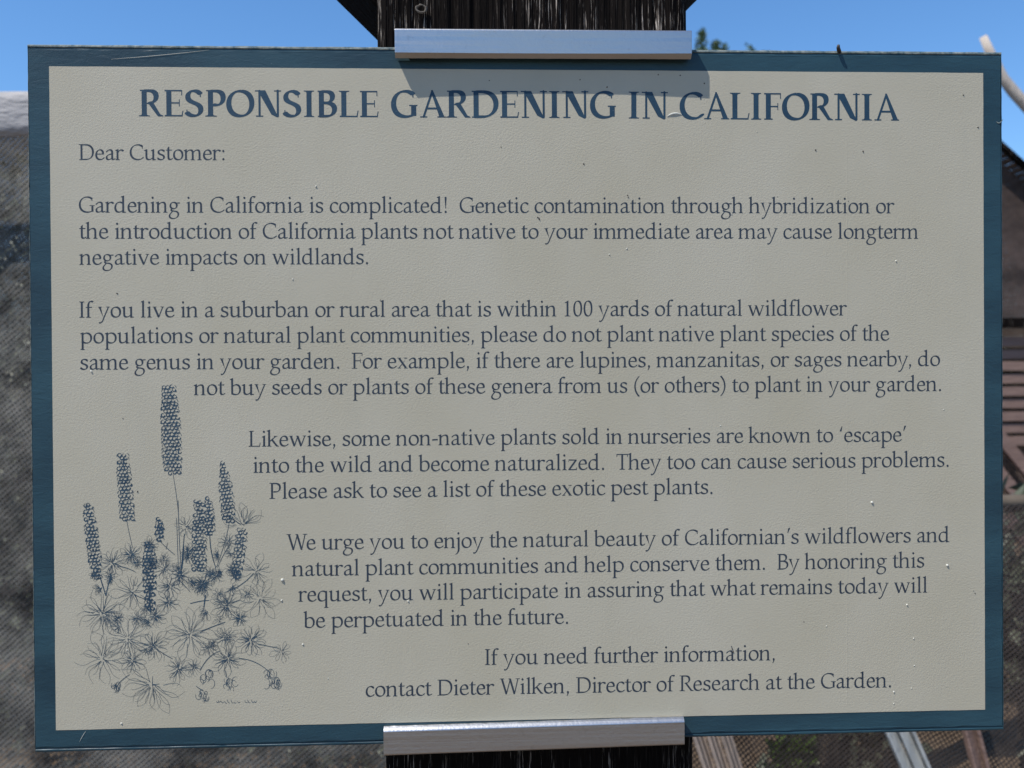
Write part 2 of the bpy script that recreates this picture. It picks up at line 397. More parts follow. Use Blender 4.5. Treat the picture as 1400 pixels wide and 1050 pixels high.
        if c == 'L': return 611, st(150, 0, H)+s.slab(150, 0, 125, 410, 36)+ft(150, H, 70, 90, -1)+[[(550, 0), (586, 170), (560, 170), (520, 0)]]
        if c == 'N': return (833 if k else 831), T('M 150 20 L 150 680')+T('M 690 20 L 690 690')+[[(96, H), (96+s.w*1.55, H), (706, -12), (660, -12), (690-s.w*1.3, 60)]]+s.slab(150, 0, 105, 105)+s.slab(690, H-24, 105, 100)+s.slab(130, H-24, 110, 40)
        if c == 'O': return (833 if k else 786), S('M %d 672 C 210 672 76 530 76 344 C 76 150 210 18 %d 18 C %d 18 %d 150 %d 346 C %d 540 %d 672 %d 672' % ((416, 416, 624, 756, 756, 756, 624, 416) if k else (393, 393, 578, 710, 710, 710, 578, 393)), caps=False)
        if c == 'P': return (611 if k else 604), st(150, 0, H)+ft(150, 0, 85, 105)+s.slab(150, H-24, 125, 60)+S('M 150 668 L 310 668 C 450 668 524 600 524 490 C 524 370 440 300 320 300 C 290 300 260 304 236 312')
        if c == 'R': return (722 if k else 668), st(150, 0, H)+ft(150, 0, 85, 90)+s.slab(150, H-24, 125, 60)+S('M 150 668 L 310 668 C 440 668 500 606 500 512 C 500 410 420 352 300 352')+[[(300-s.w*.35, 362), (300+s.w*.75, 370), (620, 52), (704, 22), (704, 0), (590-s.w*.3, 0)]]
        if c == 'S': return (611 if k else 525), S('M 456 598 C 404 650 350 672 284 672 C 164 672 94 608 94 518 C 94 320 476 392 476 178 C 476 80 394 18 276 18 C 190 18 120 46 70 100')+[[(436, 650), (472, 652), (478, 510), (450, 510)], [(52, 176), (78, 176), (94, 46), (56, 56)]]
        if c == 'T': return 613, st(306, 0, H)+ft(306, 0, 90, 90)+s.slab(306, H-40, 275, 275, 40)+[[(31, H), (31, H-130), (54, H-130), (74, H-20)], [(581, H), (581, H-130), (558, H-130), (538, H-20)]]
        if c == 'W': return 1000, S('M 120 670 L 330 18', .95)+T('M 336 16 L 520 668')+S('M 510 670 L 716 18', .95)+T('M 722 16 L 886 680')+s.slab(110, H-24, 100, 110)+s.slab(890, H-24, 110, 95)+s.slab(500, H-24, 70, 50)
        raise KeyError(c)

KERN = {'We': -70, 'Wi': -30, 'Th': -10, 'Fo': -40, 'By': -20, 'ry': -10, 'y,': -50, 'r,': -40, "\u2019s": -20, 'fo': -10, 'wa': -10, 'ey': -10}
def set_line(face, text, track=0.0):
    """-> verts, faces, ink left, ink right in 1/1000 em"""
    x = 0; V = []; F = []
    for i, ch in enumerate(text):
        adv, v, f = face.glyph(ch)
        k = len(V); V += [(p[0]+x, p[1]) for p in v]; F += [tuple(q+k for q in t) for t in f]
        x += adv+KERN.get(text[i:i+2], 0)+track
    xs = [p[0] for p in V]
    return V, F, min(xs), max(xs)
LINES = [
 ('H', 'RESPONSIBLE', 190, 159, 517.6, 160.3), ('H', 'GARDENING', 534.7, 160.5, 842, 161.6),
 ('H', 'IN', 859.4, 162, 912.9, 162.6), ('H', 'CALIFORNIA', 929, 162.8, 1229, 165),
 ('B', 'Dear Customer:', 108, 218.7, 307, 219),
 ('B', 'Gardening in California is complicated!  Genetic contamination through hybridization or', 108, 290.6, 1222.9, 291.6),
 ('B', 'the introduction of California plants not native to your immediate area may cause longterm', 108.5, 326.4, 1255, 326.4),
 ('B', 'negative impacts on wildlands.', 108.5, 362, 503.3, 361.2),
 ('B', 'If you live in a suburban or rural area that is within 100 yards of natural wildflower', 108.5, 434.2, 1158, 431.3),
 ('B', 'populations or natural plant communities, please do not plant native plant species of the', 109.8, 469.5, 1215.8, 465.6),
 ('B', 'same genus in your garden.  For example, if there are lupines, manzanitas, or sages nearby, do', 109.5, 505.5, 1285, 500.3),
 ('B', 'not buy seeds or plants of these genera from us (or others) to plant in your garden.', 264.9, 540.2, 1286.4, 534.6),
 ('B', 'Likewise, some non-native plants sold in nurseries are known to \u2018escape\u2019', 340, 610.6, 1238.5, 603.7),
 ('B', 'into the wild and become naturalized.  They too can cause serious problems.', 346.5, 646.4, 1296.8, 638.1),
 ('B', 'Please ask to see a list of these exotic pest plants.', 368.3, 681.9, 974, 675.2),
 ('B', 'We urge you to enjoy the natural beauty of Californian\u2019s wildflowers and', 391.9, 751.9, 1297.8, 740.9),
 ('B', 'natural plant communities and help conserve them.  By honoring this', 399, 787.7, 1263.3, 775.8),
 ('B', 'request, you will participate in assuring that what remains today will', 407.8, 822.6, 1267.4, 809.9),
 ('B', 'be perpetuated in the future.', 415, 858.4, 776.6, 852.7),
 ('B', 'If you need further information,', 663, 909, 1059, 902.5),
 ('B', 'contact Dieter Wilken, Director of Research at the Garden.', 500, 952.5, 1218, 939.5),
]
# ---------------------------------------------------------------- ground
gs = 60.0; V = []; F = []; n = 40
for j in range(n+1):
    for i in range(n+1):
        x = -gs+2*gs*i/n; y = -gs+2*gs*j/n
        V.append((x, y, .05*noise.noise(Vector((x*.3, y*.3, 0)))-.03))
for j in range(n):
    for i in range(n):
        a = j*(n+1)+i; F.append((a, a+1, a+n+2, a+n+1))
tag(mesh('ground', V, F, DIRT), kind='structure')

# ---------------------------------------------------------------- timber post
PY = .0225                                   # front face of the post, just behind the board
xl = (P(515, 30, PY).x+P(527, 1045, PY).x)/2; xr = (P(937, 30, PY).x+P(952, 1045, PY).x)/2
post = empty('timber_post', (0, PY+.09, -.05))
tag(post, 'thick near-black weathered timber post with diagonal braces, carrying the printed sign', 'post')
V = []; F = []; nx = 160; nz = 150; z0 = -.1; z1 = 2.55
lean = P(515, 30, PY).x-P(527, 1045, PY).x; zt = P(515, 30, PY).z; zb = P(527, 1045, PY).z
def px_shift(z): return lean*((z-(zt+zb)/2)/(zt-zb))
for j in range(nz+1):
    z = z0+(z1-z0)*j/nz
    for i in range(nx+1):
        f = i/nx; x = xl+(xr-xl)*f
        e = min(f, 1-f)*(xr-xl)
        y = PY+.004*max(0, 1-e/.006)**2+.0016*noise.noise(Vector((x*240, 0, z*3)))+.0012*noise.noise(Vector((x*90, 3, z*1.2)))
        V.append((x+px_shift(z)+(.0008*noise.noise(Vector((0, f*9, z*40))) if i in (0, nx) else 0), max(y, PY-.0015), z))
for j in range(nz):
    for i in range(nx):
        a = j*(nx+1)+i; F.append((a, a+1, a+nx+2, a+nx+1))
k = len(V); row = nx+1
for z, j in ((z0, 0), (z1, nz)):
    V += [(xl+px_shift(z), PY+.19, z), (xr+px_shift(z), PY+.19, z)]
F += [(k, k+2, k+3, k+1), tuple([k]+[j*row for j in range(nz+1)][0:0]+[j*row for j in range(nz+1)]+[k+2])[::-1],
      tuple([k+1]+[j*row+nx for j in range(nz+1)]+[k+3]), tuple(list(range(nx+1))+[k+1, k])[::-1], tuple([nz*row+i for i in range(nx+1)]+[k+3, k+2])]
mesh('post_body', V, F, TIMBER, post)
def brace(p0, p1, side):
    """its lower edge runs through the two places p0 (at the post) and p1"""
    d = (p1-p0).normalized(); up = Vector((-d.z*side, 0, d.x*side))
    if up.z < 0: up = -up
    L = .75; a = p0-d*.10; b = p0+d*L; V = []
    for q in (a, b):
        for s in (0, .14):
            for t in (0, .09): V.append(q+up*s+Vector((0, t, 0)))
    F = [(0, 1, 3, 2), (4, 6, 7, 5), (0, 4, 5, 1), (2, 3, 7, 6), (0, 2, 6, 4), (1, 5, 7, 3)]
    o = mesh('brace', V, F, BRACE, post); bv = o.modifiers.new('b', 'BEVEL'); bv.width = .004; bv.segments = 2
BY = PY+.035
def flat(p): return Vector((p.x, BY, p.z))
brace(flat(P(515, 56, BY+.09)), flat(P(458, 0, BY+.09)), -1); brace(flat(P(937, 17, BY+.09)), flat(P(954, 0, BY+.09)), 1)
kc = P(576, 12, PY-.002); V = []; F = []
for i in range(14):
    for j in range(6):
        a = 2*math.pi*i/14; b = 2*math.pi*j/6; r = .0024+.0006*math.cos(b)+.0009*noise.noise(Vector((i*.9, .3*j, 0)))
        V.append((kc.x+r*1.25*math.cos(a), kc.y-.0009*math.sin(b), kc.z+r*math.sin(a)))
for i in range(14):
    for j in range(6): F.append((i*6+j, ((i+1) % 14)*6+j, ((i+1) % 14)*6+(j+1) % 6, i*6+(j+1) % 6))
mesh('knot', V, F, KNOT, post, True)

# ---------------------------------------------------------------- sign board
SW, SH, CZ = .6, .42711, 1.5
sign = empty('garden_notice_sign', (0, 0, CZ-SH/2))
tag(sign, 'grey-cream printed notice board with blue border and lupine drawing, clipped to the post', 'sign')
def slab(name, x0, x1, z0, z1, y0, y1, prof, mats, wob=0.0, n=90):
    """board whose edge follows prof: rows of (inset as a share of the rim width, depth, material of the band before it);
    the rim is wide along the top and bottom, narrow at the sides"""
    RIM = (.0006, .0011, .0030, .0030)                       # left, right, bottom, top
    cx, cz = (x0+x1)/2, (z0+z1)/2; hx, hz = (x1-x0)/2, (z1-z0)/2
    def loop(share, y, s):
        pts = []
        for k in range(4*n):
            e, f = divmod(k, n); f /= n
            c = [((x0, z0), (x1, z0)), ((x1, z0), (x1, z1)), ((x1, z1), (x0, z1)), ((x0, z1), (x0, z0))][e]
            x = c[0][0]+(c[1][0]-c[0][0])*f; z = c[0][1]+(c[1][1]-c[0][1])*f
            m = wob*noise.noise(Vector((x*120, z*120, s)))+.6*wob*noise.noise(Vector((x*600, z*600, s+5)))
            i = [RIM[q]*share+m for q in range(4)]
            pts.append((cx+max(-hx+i[0], min(hx-i[1], x-cx)), y+.5*m*(share > .05), cz+max(-hz+i[2], min(hz-i[3], z-cz))))
        return pts
    N = 4*n; V = []; F = []; mi = []
    for q, (share, y, m) in enumerate(prof):
        V += loop(share, y0+y, q*3)
        if q:
            for k in range(N):
                F.append(((q-1)*N+k, (q-1)*N+(k+1) % N, q*N+(k+1) % N, q*N+k)[::-1]); mi.append(m if k//n in (2, 3) else 0)
    F.append(tuple(range(N))); mi.append(0)
    V += loop(0, y1, 60); q = len(prof)
    for k in range(N):
        F.append(((q-1)*N+k, (q-1)*N+(k+1) % N, q*N+(k+1) % N, q*N+k)[::-1]); mi.append(1 if k//n in (2, 3) else 0)
    F.append(tuple(range(q*N, (q+1)*N))[::-1]); mi.append(1)
    me = bpy.data.meshes.new(name); me.from_pydata(V, [], F); me.update()
    o = link(name, me, sign, mats)
    for p, m in zip(me.polygons, mi): p.material_index = m
    return o
slab('board', -SW/2, SW/2-.0006, CZ-SH/2, CZ+SH/2, 0, .008, [(1.3, 0, 0), (1.0, .00005, 0), (.86, .0006, 0), (.66, .00065, 0), (.52, .0001, 1), (.24, .0002, 1), (.06, .0006, 1), (0, .0013, 1)], [BLUE, WORN], .00022)
slab('backing_board', -SW/2+.0004, SW/2, CZ-SH/2, CZ+SH/2, .0095, .0165, [(.3, 0, 0), (0, .0008, 1)], [BLUE, WORN], .0002)
slab('core', -SW/2+.002, SW/2-.002, CZ-SH/2+.003, CZ+SH/2-.002, .0081, .0094, [(.1, 0, 0), (0, .0001, 0)], [BLUE, BLUE])
bx, bz = .012834, .013395
V = []; F = []; nx = 60; nz = 44; q0 = -.00012
for j in range(nz+1):
    for i in range(nx+1):
        x = -SW/2+bx+(SW-2*bx)*i/nx; z = CZ-SH/2+bz+(SH-2*bz)*j/nz
        if i in (0, nx): x += .00016*noise.noise(Vector((0, 1, z*300)))
        if j in (0, nz): z += .00016*noise.noise(Vector((x*300, 2, 0)))
        V.append((x, q0, z))
for j in range(nz):
    for i in range(nx):
        a = j*(nx+1)+i; F.append((a, a+1, a+nx+2, a+nx+1))
tag(mesh('painted_panel', V, F, CREAM, sign), 'flat grey-cream painted field inside the blue border')

# ---- lettering: measured baselines, one part per printed line
REG = Face(88, (47, 16, 26), 21, False); BOLD = Face(148, (78, 27, 18), 31, True)
ZL = -.00019
def print_line(kind, text, x0, y0, x1, y1):
    face = BOLD if kind == 'H' else REG
    V, F, a, b = set_line(face, text)
    A = P(x0, y0, 0); B = P(x1, y1, 0); d = Vector((B.x-A.x, B.z-A.z)); sc_ = d.length/(b-a); d.normalize()
    sy = sc_/(.88 if kind == 'H' else .915); nrm = Vector((-d.y, d.x))
    vv = []
    for x, y in V:
        p = Vector((A.x, A.z))+d*((x-a)*sc_)+nrm*(y*sy)
        vv.append((p.x, ZL, p.y))
    return vv, F
HV = []; HF = []
for kind, text, x0, y0, x1, y1 in LINES:
    vv, F = print_line(kind, text, x0, y0, x1, y1)
    if kind == 'H':
        k = len(HV); HV += vv; HF += [tuple(i+k for i in f) for f in F]
    else:
        if HV:
            tag(mesh('heading_lettering', HV, HF, INK_H, sign), 'bold blue capitals of the heading'); HV = []
        mesh('lettering', vv, F, INK_B, sign)

# ---- the lupine drawing, pen strokes in printed ink
class Pen:
    def __init__(s): s.V = []; s.F = []; s.k = 0
    def stroke(s, pts, w0, w1=None, w2=None):
        """pts in photo pixels; width in pixels at start, middle, end"""
        w1 = w0 if w1 is None else w1; w2 = w1 if w2 is None else w2
        if len(pts) < 2: return
        y = -.00018-.000003*(s.k % 37); s.k += 1; b = len(s.V); n = len(pts)
        for i, p in enumerate(pts):
            q0 = pts[max(i-1, 0)]; q1 = pts[min(i+1, n-1)]
            dx, dy = q1[0]-q0[0], q1[1]-q0[1]; d = math.hypot(dx, dy) or 1
            t = i/(n-1); wd = (w0+(w1-w0)*t*2 if t < .5 else w1+(w2-w1)*(t*2-1))/2
            for sg in (1, -1): s.V.append(P(p[0]-dy/d*wd*sg, p[1]+dx/d*wd*sg, y))
        for i in range(n-1): s.F.append((b+2*i, b+2*i+1, b+2*i+3, b+2*i+2))
    def blob(s, x, y, rx, ry, rot=0):
        yy = -.00018-.000003*(s.k % 37); s.k += 1; b = len(s.V)
        for k in range(7):
            a = 2*math.pi*k/7; q = random.uniform(.75, 1.2); ex, ey = rx*q*math.cos(a), ry*q*math.sin(a)
            s.V.append(P(x+ex*math.cos(rot)-ey*math.sin(rot), y+ex*math.sin(rot)+ey*math.cos(rot), yy))
        s.F.append(tuple(range(b, b+7)))
def quad(a, m, b, n=8):
    return [((1-t)**2*a[0]+2*t*(1-t)*m[0]+t*t*b[0], (1-t)**2*a[1]+2*t*(1-t)*m[1]+t*t*b[1]) for t in [k/n for k in range(n+1)]]
rnd = random.Random(21)
def spike(pen, top, bot, widths, dark=1.0, cell=5.3):
    dx, dy = bot[0]-top[0], bot[1]-top[1]; L = math.hypot(dx, dy); ax, ay = dx/L, dy/L; rows = max(3, int(L/(cell*.86)))
    for r in range(rows+1):
        t = r/rows; f = t*(len(widths)-1); i = min(int(f), len(widths)-2); wd = widths[i]+(widths[i+1]-widths[i])*(f-i)
        cx, cy = top[0]+dx*t, top[1]+dy*t; m = max(1, round(wd/cell)); off = .25 if r % 2 else -.25
        for c in range(m):
            s = ((c+.5+off)/m-.5)*wd+rnd.uniform(-.7, .7)
            x, y = cx+ay*s+rnd.uniform(-.3, .3), cy-ax*s+rnd.uniform(-.8, .8)
            rx = cell*.47*rnd.uniform(.9, 1.1); ry = cell*.43*rnd.uniform(.9, 1.15); a0 = rnd.uniform(-.5, .5); sp = rnd.uniform(4.6, 6.2)
            pen.stroke([(x+rx*math.cos(a0+sp*k/10), y+ry*math.sin(a0+sp*k/10)) for k in range(11)], 1.45*dark*rnd.uniform(.7, 1.4), 1.15*dark*rnd.uniform(.6, 1.4), .5)
            if rnd.random() < .75*dark: pen.blob(x+rx*rnd.choice((-1, -1, 1)), y+cell*.42, rnd.uniform(.9, 1.7)*dark, rnd.uniform(.7, 1.3)*dark)
        for sg in (-1, 1):
            if rnd.random() < .6:
                ex = cx+ay*sg*(wd*.5+.3); ey = cy-ax*sg*(wd*.5+.3)
                l = rnd.uniform(1.5, 3.0); pen.stroke(quad((ex, ey-1.6), (ex+sg*ay*l, ey-.8), (ex+sg*ay*l*.8, ey+2)), .5, .8, .4)
def leaf(pen, c, r, nl, a0=0, a1=360, dark=.5, lean=(0, 0)):
    full = a1-a0 >= 350; dark *= .72; r *= 1.12; nl += 2
    for i in range(nl):
        a = math.radians(a0+(a1-a0)*(i+.5*(not full))/(nl if full else max(1, nl-1))+rnd.uniform(-9, 9))
        l = r*rnd.uniform(.72, 1.08); hw = l*rnd.uniform(.13, .20)
        ux, uy = math.cos(a), -math.sin(a); vx, vy = -uy, ux
        bx_, by_ = c[0]+ux*r*.10+lean[0], c[1]+uy*r*.10+lean[1]
        tx, ty = c[0]+ux*l, c[1]+uy*l; bend = rnd.uniform(-.16, .16)*l
        for sg in (-1, 1):
            pts = []
            for k in range(13):
                t = k/12; h = hw*sg*math.sin(math.pi*t**1.55)*1.12; q = bend*math.sin(math.pi*t)*.6
                pts.append((bx_+(tx-bx_)*t+vx*(h+q), by_+(ty-by_)*t+vy*(h+q)))
            s0 = rnd.choice((0, 0, 1, 3)); s1 = rnd.choice((13, 13, 12, 10))
            pen.stroke(pts[s0:s1], .34+.5*dark, .28+.2*dark, .22)
        if rnd.random() < .1+.55*dark:
            pen.stroke(quad((bx_, by_), ((bx_+tx)/2+vx*bend*.6, (by_+ty)/2+vy*bend*.6), (bx_+(tx-bx_)*rnd.uniform(.4, .8), by_+(ty-by_)*rnd.uniform(.4, .8))), (.35+1.0*dark), .25+.45*dark, .2)
    for i in range(int(2+7*dark)):
        a = rnd.uniform(0, 6.3); q = r*rnd.uniform(.05, .3); pen.stroke([(c[0], c[1]), (c[0]+q*math.cos(a), c[1]+q*math.sin(a))], .5+.9*dark, .5+.6*dark, .3)
def curl(pen, c, r, n=7):
    for i in range(n):
        a = rnd.uniform(0, 6.3); x = c[0]+r*.55*rnd.uniform(-1, 1); y = c[1]+r*.5*rnd.uniform(-1, 1); q = r*rnd.uniform(.22, .5); s = rnd.uniform(3, 5.5)
        pen.stroke([(x+q*math.cos(a+s*k/10)*.7, y+q*math.sin(a+s*k/10)) for k in range(11)], .4, .65, .35)
Z5 = lambda x, y: (60+x/3.75, 730+y/3.75)
Z4 = lambda x, y: (60+x/3.75, 500+y/3.75)
pen = Pen()
for a, b, wds, dk in (((230.7, 529), (236.5, 646), (15, 18, 22, 22, 23, 23, 18), 1.0), ((167.5, 622), (174, 709), (12, 15, 16, 17, 16), .95),
                      ((120, 690), (133, 789), (10, 13, 14, 14, 10), 1.05), ((305, 632), (313, 712), (3, 9, 14, 15, 15, 13), .95),
                      ((272.5, 686), (272, 778), (12, 14, 16, 16, 16), 1.0), ((285, 682), (287, 729), (5, 9, 11, 11), 1.15),
                      ((217, 709), (219, 737), (3, 8, 9, 6), 1.35), ((331, 724), (323, 788), (11, 12, 12, 8), 1.0), ((204, 742), (205, 832), (9, 15, 14, 13, 10), 1.2)):
    spike(pen, a, b, wds, dk)
for pts, wd in (((Z4(662, 557), Z4(684, 680), Z4(692, 790)), .7), ((Z4(688, 690), Z4(692, 900), Z5(706, 215)), .8), ((Z4(680, 780), Z4(684, 900), Z5(690, 200)), .7),
                ((Z4(425, 795), Z4(436, 860), Z4(456, 938)), .7), ((Z4(850, 866), Z4(852, 960), Z4(882, 1038)), 1.3), ((Z4(950, 800), Z4(938, 890), Z4(885, 1032)), .7),
                ((Z4(962, 905), Z4(920, 960), Z4(890, 1036)), .7), ((Z5(750, 357), Z5(800, 342), Z5(846, 340)), 1.1), ((Z5(828, 312), Z5(824, 345), Z5(820, 376)), 1.7),
                ((Z5(800, 505), Z5(850, 478), Z5(930, 452)), 1.1), ((Z5(1000, 637), Z5(1100, 645), Z5(1170, 722)), .9), ((Z5(1075, 200), Z5(1020, 270), Z5(925, 300)), .9),
                ((Z5(1090, 562), Z5(1150, 575), Z5(1200, 585)), .8), ((Z5(318, 318), Z5(300, 260), Z5(282, 205)), 1.5), ((Z5(318, 318), Z5(325, 270), Z5(345, 205)), 1.2),
                ((Z5(440, 720), Z5(390, 750), Z5(372, 785)), .8), ((Z5(540, 300), Z5(542, 350), Z5(548, 410)), 1.5), ((Z5(690, 235), Z5(720, 260), Z5(750, 298)), .9),
                ((Z5(660, 640), Z5(620, 620), Z5(560, 580)), .8), ((Z5(800, 700), Z5(840, 620), Z5(900, 600)), .9), ((Z5(780, 780), Z5(800, 795), Z5(818, 806)), .9),
                ((Z5(820, 375), Z5(812, 400), Z5(800, 420)), .6), ((Z5(930, 700), Z5(935, 720), Z5(934, 735)), .9), ((Z4(720, 860), Z4(712, 940), Z4(705, 1035)), .9),
                ((Z5(380, 165), Z5(420, 168), Z5(470, 195)), .8), ((Z5(705, 180), Z5(712, 150), Z5(716, 60)), 1.4), ((Z4(600, 905), Z4(640, 945), Z4(672, 970)), .8), ((Z4(625, 940), Z4(632, 915), Z4(634, 905)), .6)):
    pen.stroke(quad(*pts), wd*.8, wd, wd*.7)
for x, y, r, nl, dk in ((445, 108, 62, 12, .75), (350, 150, 82, 11, .55), (300, 408, 132, 12, .6), (455, 300, 108, 10, .6), (430, 540, 126, 12, .35), (560, 572, 84, 12, .8),
                        (302, 640, 130, 11, .35), (455, 650, 68, 10, .5), (745, 515, 128, 14, .5), (690, 692, 76, 10, .65), (636, 350, 64, 9, .8),
                        (572, 422, 58, 10, .9), (376, 432, 42, 8, .8), (480, 432, 48, 9, .6), (645, 270, 66, 9, .6), (702, 212, 62, 10, .95), (812, 256, 66, 11, .95),
                        (884, 215, 48, 8, .7), (618, 180, 62, 8, .6), (738, 92, 46, 9, .95), (942, 42, 52, 9, .55), (1092, 190, 84, 9, .35), (1108, 332, 108, 10, .2),
                        (938, 366, 90, 12, .8), (1004, 432, 52, 9, 1.0), (926, 532, 62, 10, .55), (1062, 545, 88, 12, .75), (940, 640, 88, 11, .85), (768, 684, 46, 7, .5),
                        (846, 584, 54, 8, .4), (1220, 604, 58, 7, .15), (540, 60, 46, 9, .7), (480, 150, 40, 8, .7), (340, 215, 44, 7, .8), (985, 212, 44, 7, .8), (760, 250, 36, 7, .8), (550, 150, 40, 6, .9), (265, 205, 34, 6, .6)):
    leaf(pen, Z5(x, y), r/3.75, nl, dark=dk)
for i in range(34):
    u = rnd.uniform(135, 345); v = rnd.gauss(785, 16) if i < 20 else rnd.uniform(800, 915)
    if 170 < u < 195 and v < 800: continue
    leaf(pen, (u, v), rnd.uniform(7, 13), rnd.choice((5, 6, 7)), a0=rnd.uniform(0, 200), a1=rnd.uniform(240, 420), dark=rnd.uniform(.3, .95) if v < 815 else rnd.uniform(.1, .45))
leaf(pen, Z5(556, 772), 40, 9, 120, 330, .6); leaf(pen, Z4(1022, 815), 29, 8, 5, 170, .4); leaf(pen, Z4(730, 824), 17, 8, dark=.5)
for x, y, r in ((1170, 742, 62), (955, 772, 52), (832, 742, 58), (816, 832, 44), (370, 790, 44), (1190, 775, 40)): curl(pen, Z5(x, y), r/3.75, 9)
tag(mesh('plant_drawing', pen.V, pen.F, INK_D, sign), 'fine blue line drawing of lupine flower spikes and palmate leaves', kind='stuff')
sg = Pen()
for k, (x, h) in enumerate(((297, 4), (300, 5), (304, 3), (308, 4), (312, 5), (317, 5), (321, 3), (326, 4), (336, 4), (340, 5), (345, 5), (349, 4))):
    sg.stroke(quad((x-1.5, 962-h+rnd.uniform(-1, 1)), (x+rnd.uniform(-1, 1), 962), (x+2.2, 962-h*rnd.uniform(.1, .9))), .5, .8, .4)
tag(mesh('signature_scrawl', sg.V, sg.F, INK_D, sign), kind='stuff')

# ---- paint skin flaws: grit, dirt specks, a seam, a chip, a scratch
def specks(name, lst, mat):
    V = []; F = []
    for u, v, r in lst:
        c = P(u, v, -.00012); b = len(V); r *= .0003; n = 8; el = rnd.uniform(.7, 1.4); ro = rnd.uniform(0, 3)
        for ring, (q, hh) in enumerate(((1, 0), (.75, .6), (.35, .95))):
            for k in range(n):
                a = 2*math.pi*k/n; qq = q*(1+.2*noise.noise(Vector((u, k*1.3, ring))))
                ex, ez = r*qq*el*math.cos(a), r*qq/el*math.sin(a)
                V.append((c.x+ex*math.cos(ro)-ez*math.sin(ro), -.00011-hh*r*.9, c.z+ex*math.sin(ro)+ez*math.cos(ro)))
        for ring in range(2):
            for k in range(n): F.append((b+ring*n+k, b+ring*n+(k+1) % n, b+(ring+1)*n+(k+1) % n, b+(ring+1)*n+k))
        F.append(tuple(b+2*n+k for k in range(n)))
    tag(mesh(name, V, F, mat, sign, True), kind='stuff')
G = [(432, 255, 2), (1192, 687, 3), (1295, 773, 3), (1240, 827, 2.2), (1222, 946, 2), (386, 793, 3.6), (385, 821, 2), (414, 881, 2), (166, 989, 2), (174, 889, 1.6),
     (400, 382, 1.6), (985, 582, 1.2), (125, 508, 2.4), (1249, 873, 1.6), (1250, 910, 1.3), (1222, 962, 1.4), (1246, 941, 1.3), (833, 348, 1.6), (857, 340, 1.4), (1225, 357, 2), (1000, 293, 1.2), (558, 822, 2), (1130, 856, 1.2), (640, 470, 1), (1290, 560, 1.2)]
rg = random.Random(5); G += [(rg.uniform(90, 1330), rg.uniform(120, 960), rg.choice((.7, .8, 1.0))) for _ in range(22)]
specks('paint_grit', G, GRITW)
DK = [(1317, 130, 1.6), (1337, 174, 1.6), (1115, 205, 1.7), (1180, 207, 1.8), (798, 224, 1.7), (160, 401, 1.5), (188, 672, 1.6), (737, 299, 2), (735, 297, 1.5), (858, 267, 1.4), (859, 270, 1.2), (1001, 887, 1.8), (1002, 891, 2), (1000, 884, 1.2), (830, 119, 1.6), (900, 102, 1.4), (930, 103, 1.4), (963, 114, 1.5), (669, 110, 1.2),
      (793, 109, 1.3), (685, 201, 1.2), (1063, 269, .8), (168, 572, 1), (1099, 850, 1), (1333, 811, 1.2), (1331, 808, 1), (640, 880, 1), (520, 410, .9), (1160, 275, .9)]
specks('dirt_specks', DK, GRITD)
V = []; F = []
for i in range(60):
    v = 195+770*i/59; c = P(1158+1.2*noise.noise(Vector((v*.02, 0, 0))), v, 0)
    V += [(c.x-.0005, -.00013, c.z), (c.x, -.00013-.00005*(1+.6*noise.noise(Vector((v*.05, 4, 0)))), c.z), (c.x+.0005, -.00013, c.z)]
for i in range(59):
    F += [(3*i, 3*i+1, 3*i+4, 3*i+3)[::-1], (3*i+1, 3*i+2, 3*i+5, 3*i+4)[::-1]]
mesh('paint_seam', V, F, CREAM, sign, True)
def sliver(name, pts, wpx, h, mat):
    V = []; F = []; n = len(pts)
    for i, (u, v) in enumerate(pts):
        t = i/(n-1); ww = wpx*math.sin(math.pi*(.08+.84*t)); q0 = pts[max(i-1, 0)]; q1 = pts[min(i+1, n-1)]
        dx, dy = q1[0]-q0[0], q1[1]-q0[1]; d = math.hypot(dx, dy)
        for s, hh in ((-1, 0), (0, h*math.sin(math.pi*(.05+.9*t))), (1, 0)):
            p = P(u-dy/d*ww*s, v+dx/d*ww*s, 0); V.append((p.x, ZL-.00004-hh, p.z))
    for i in range(n-1): F += [(3*i, 3*i+1, 3*i+4, 3*i+3), (3*i+1, 3*i+2, 3*i+5, 3*i+4)]
    return mesh(name, V, F, mat, sign, True)
sliver('paint_chip', quad((912, 159.5), (921, 153), (932, 157), 12), 1.8, .0006, GRITW)
sliver('scratch', quad((152, 81), (215, 77), (286, 68.5), 30), .34, .00008, GRITW)
sliver('scratch', quad((118, 999), (113, 1005), (109, 1014), 10), .3, .00006, GRITW)
sliver('scratch', quad((1362, 166), (1366, 172), (1371, 163), 10), .8, .0002, WORN)
V, F = tube_vf([P(1148, 72, .0014), P(1147, 69, -.0012), P(1146, 65, -.003), P(1146.5, 61, -.0038)], [.0011, .0013, .0011, .0007], 8)
tag(mesh('splinter', V, F, NAIL, sign, True), 'tiny dark splinter sticking out of the top edge')

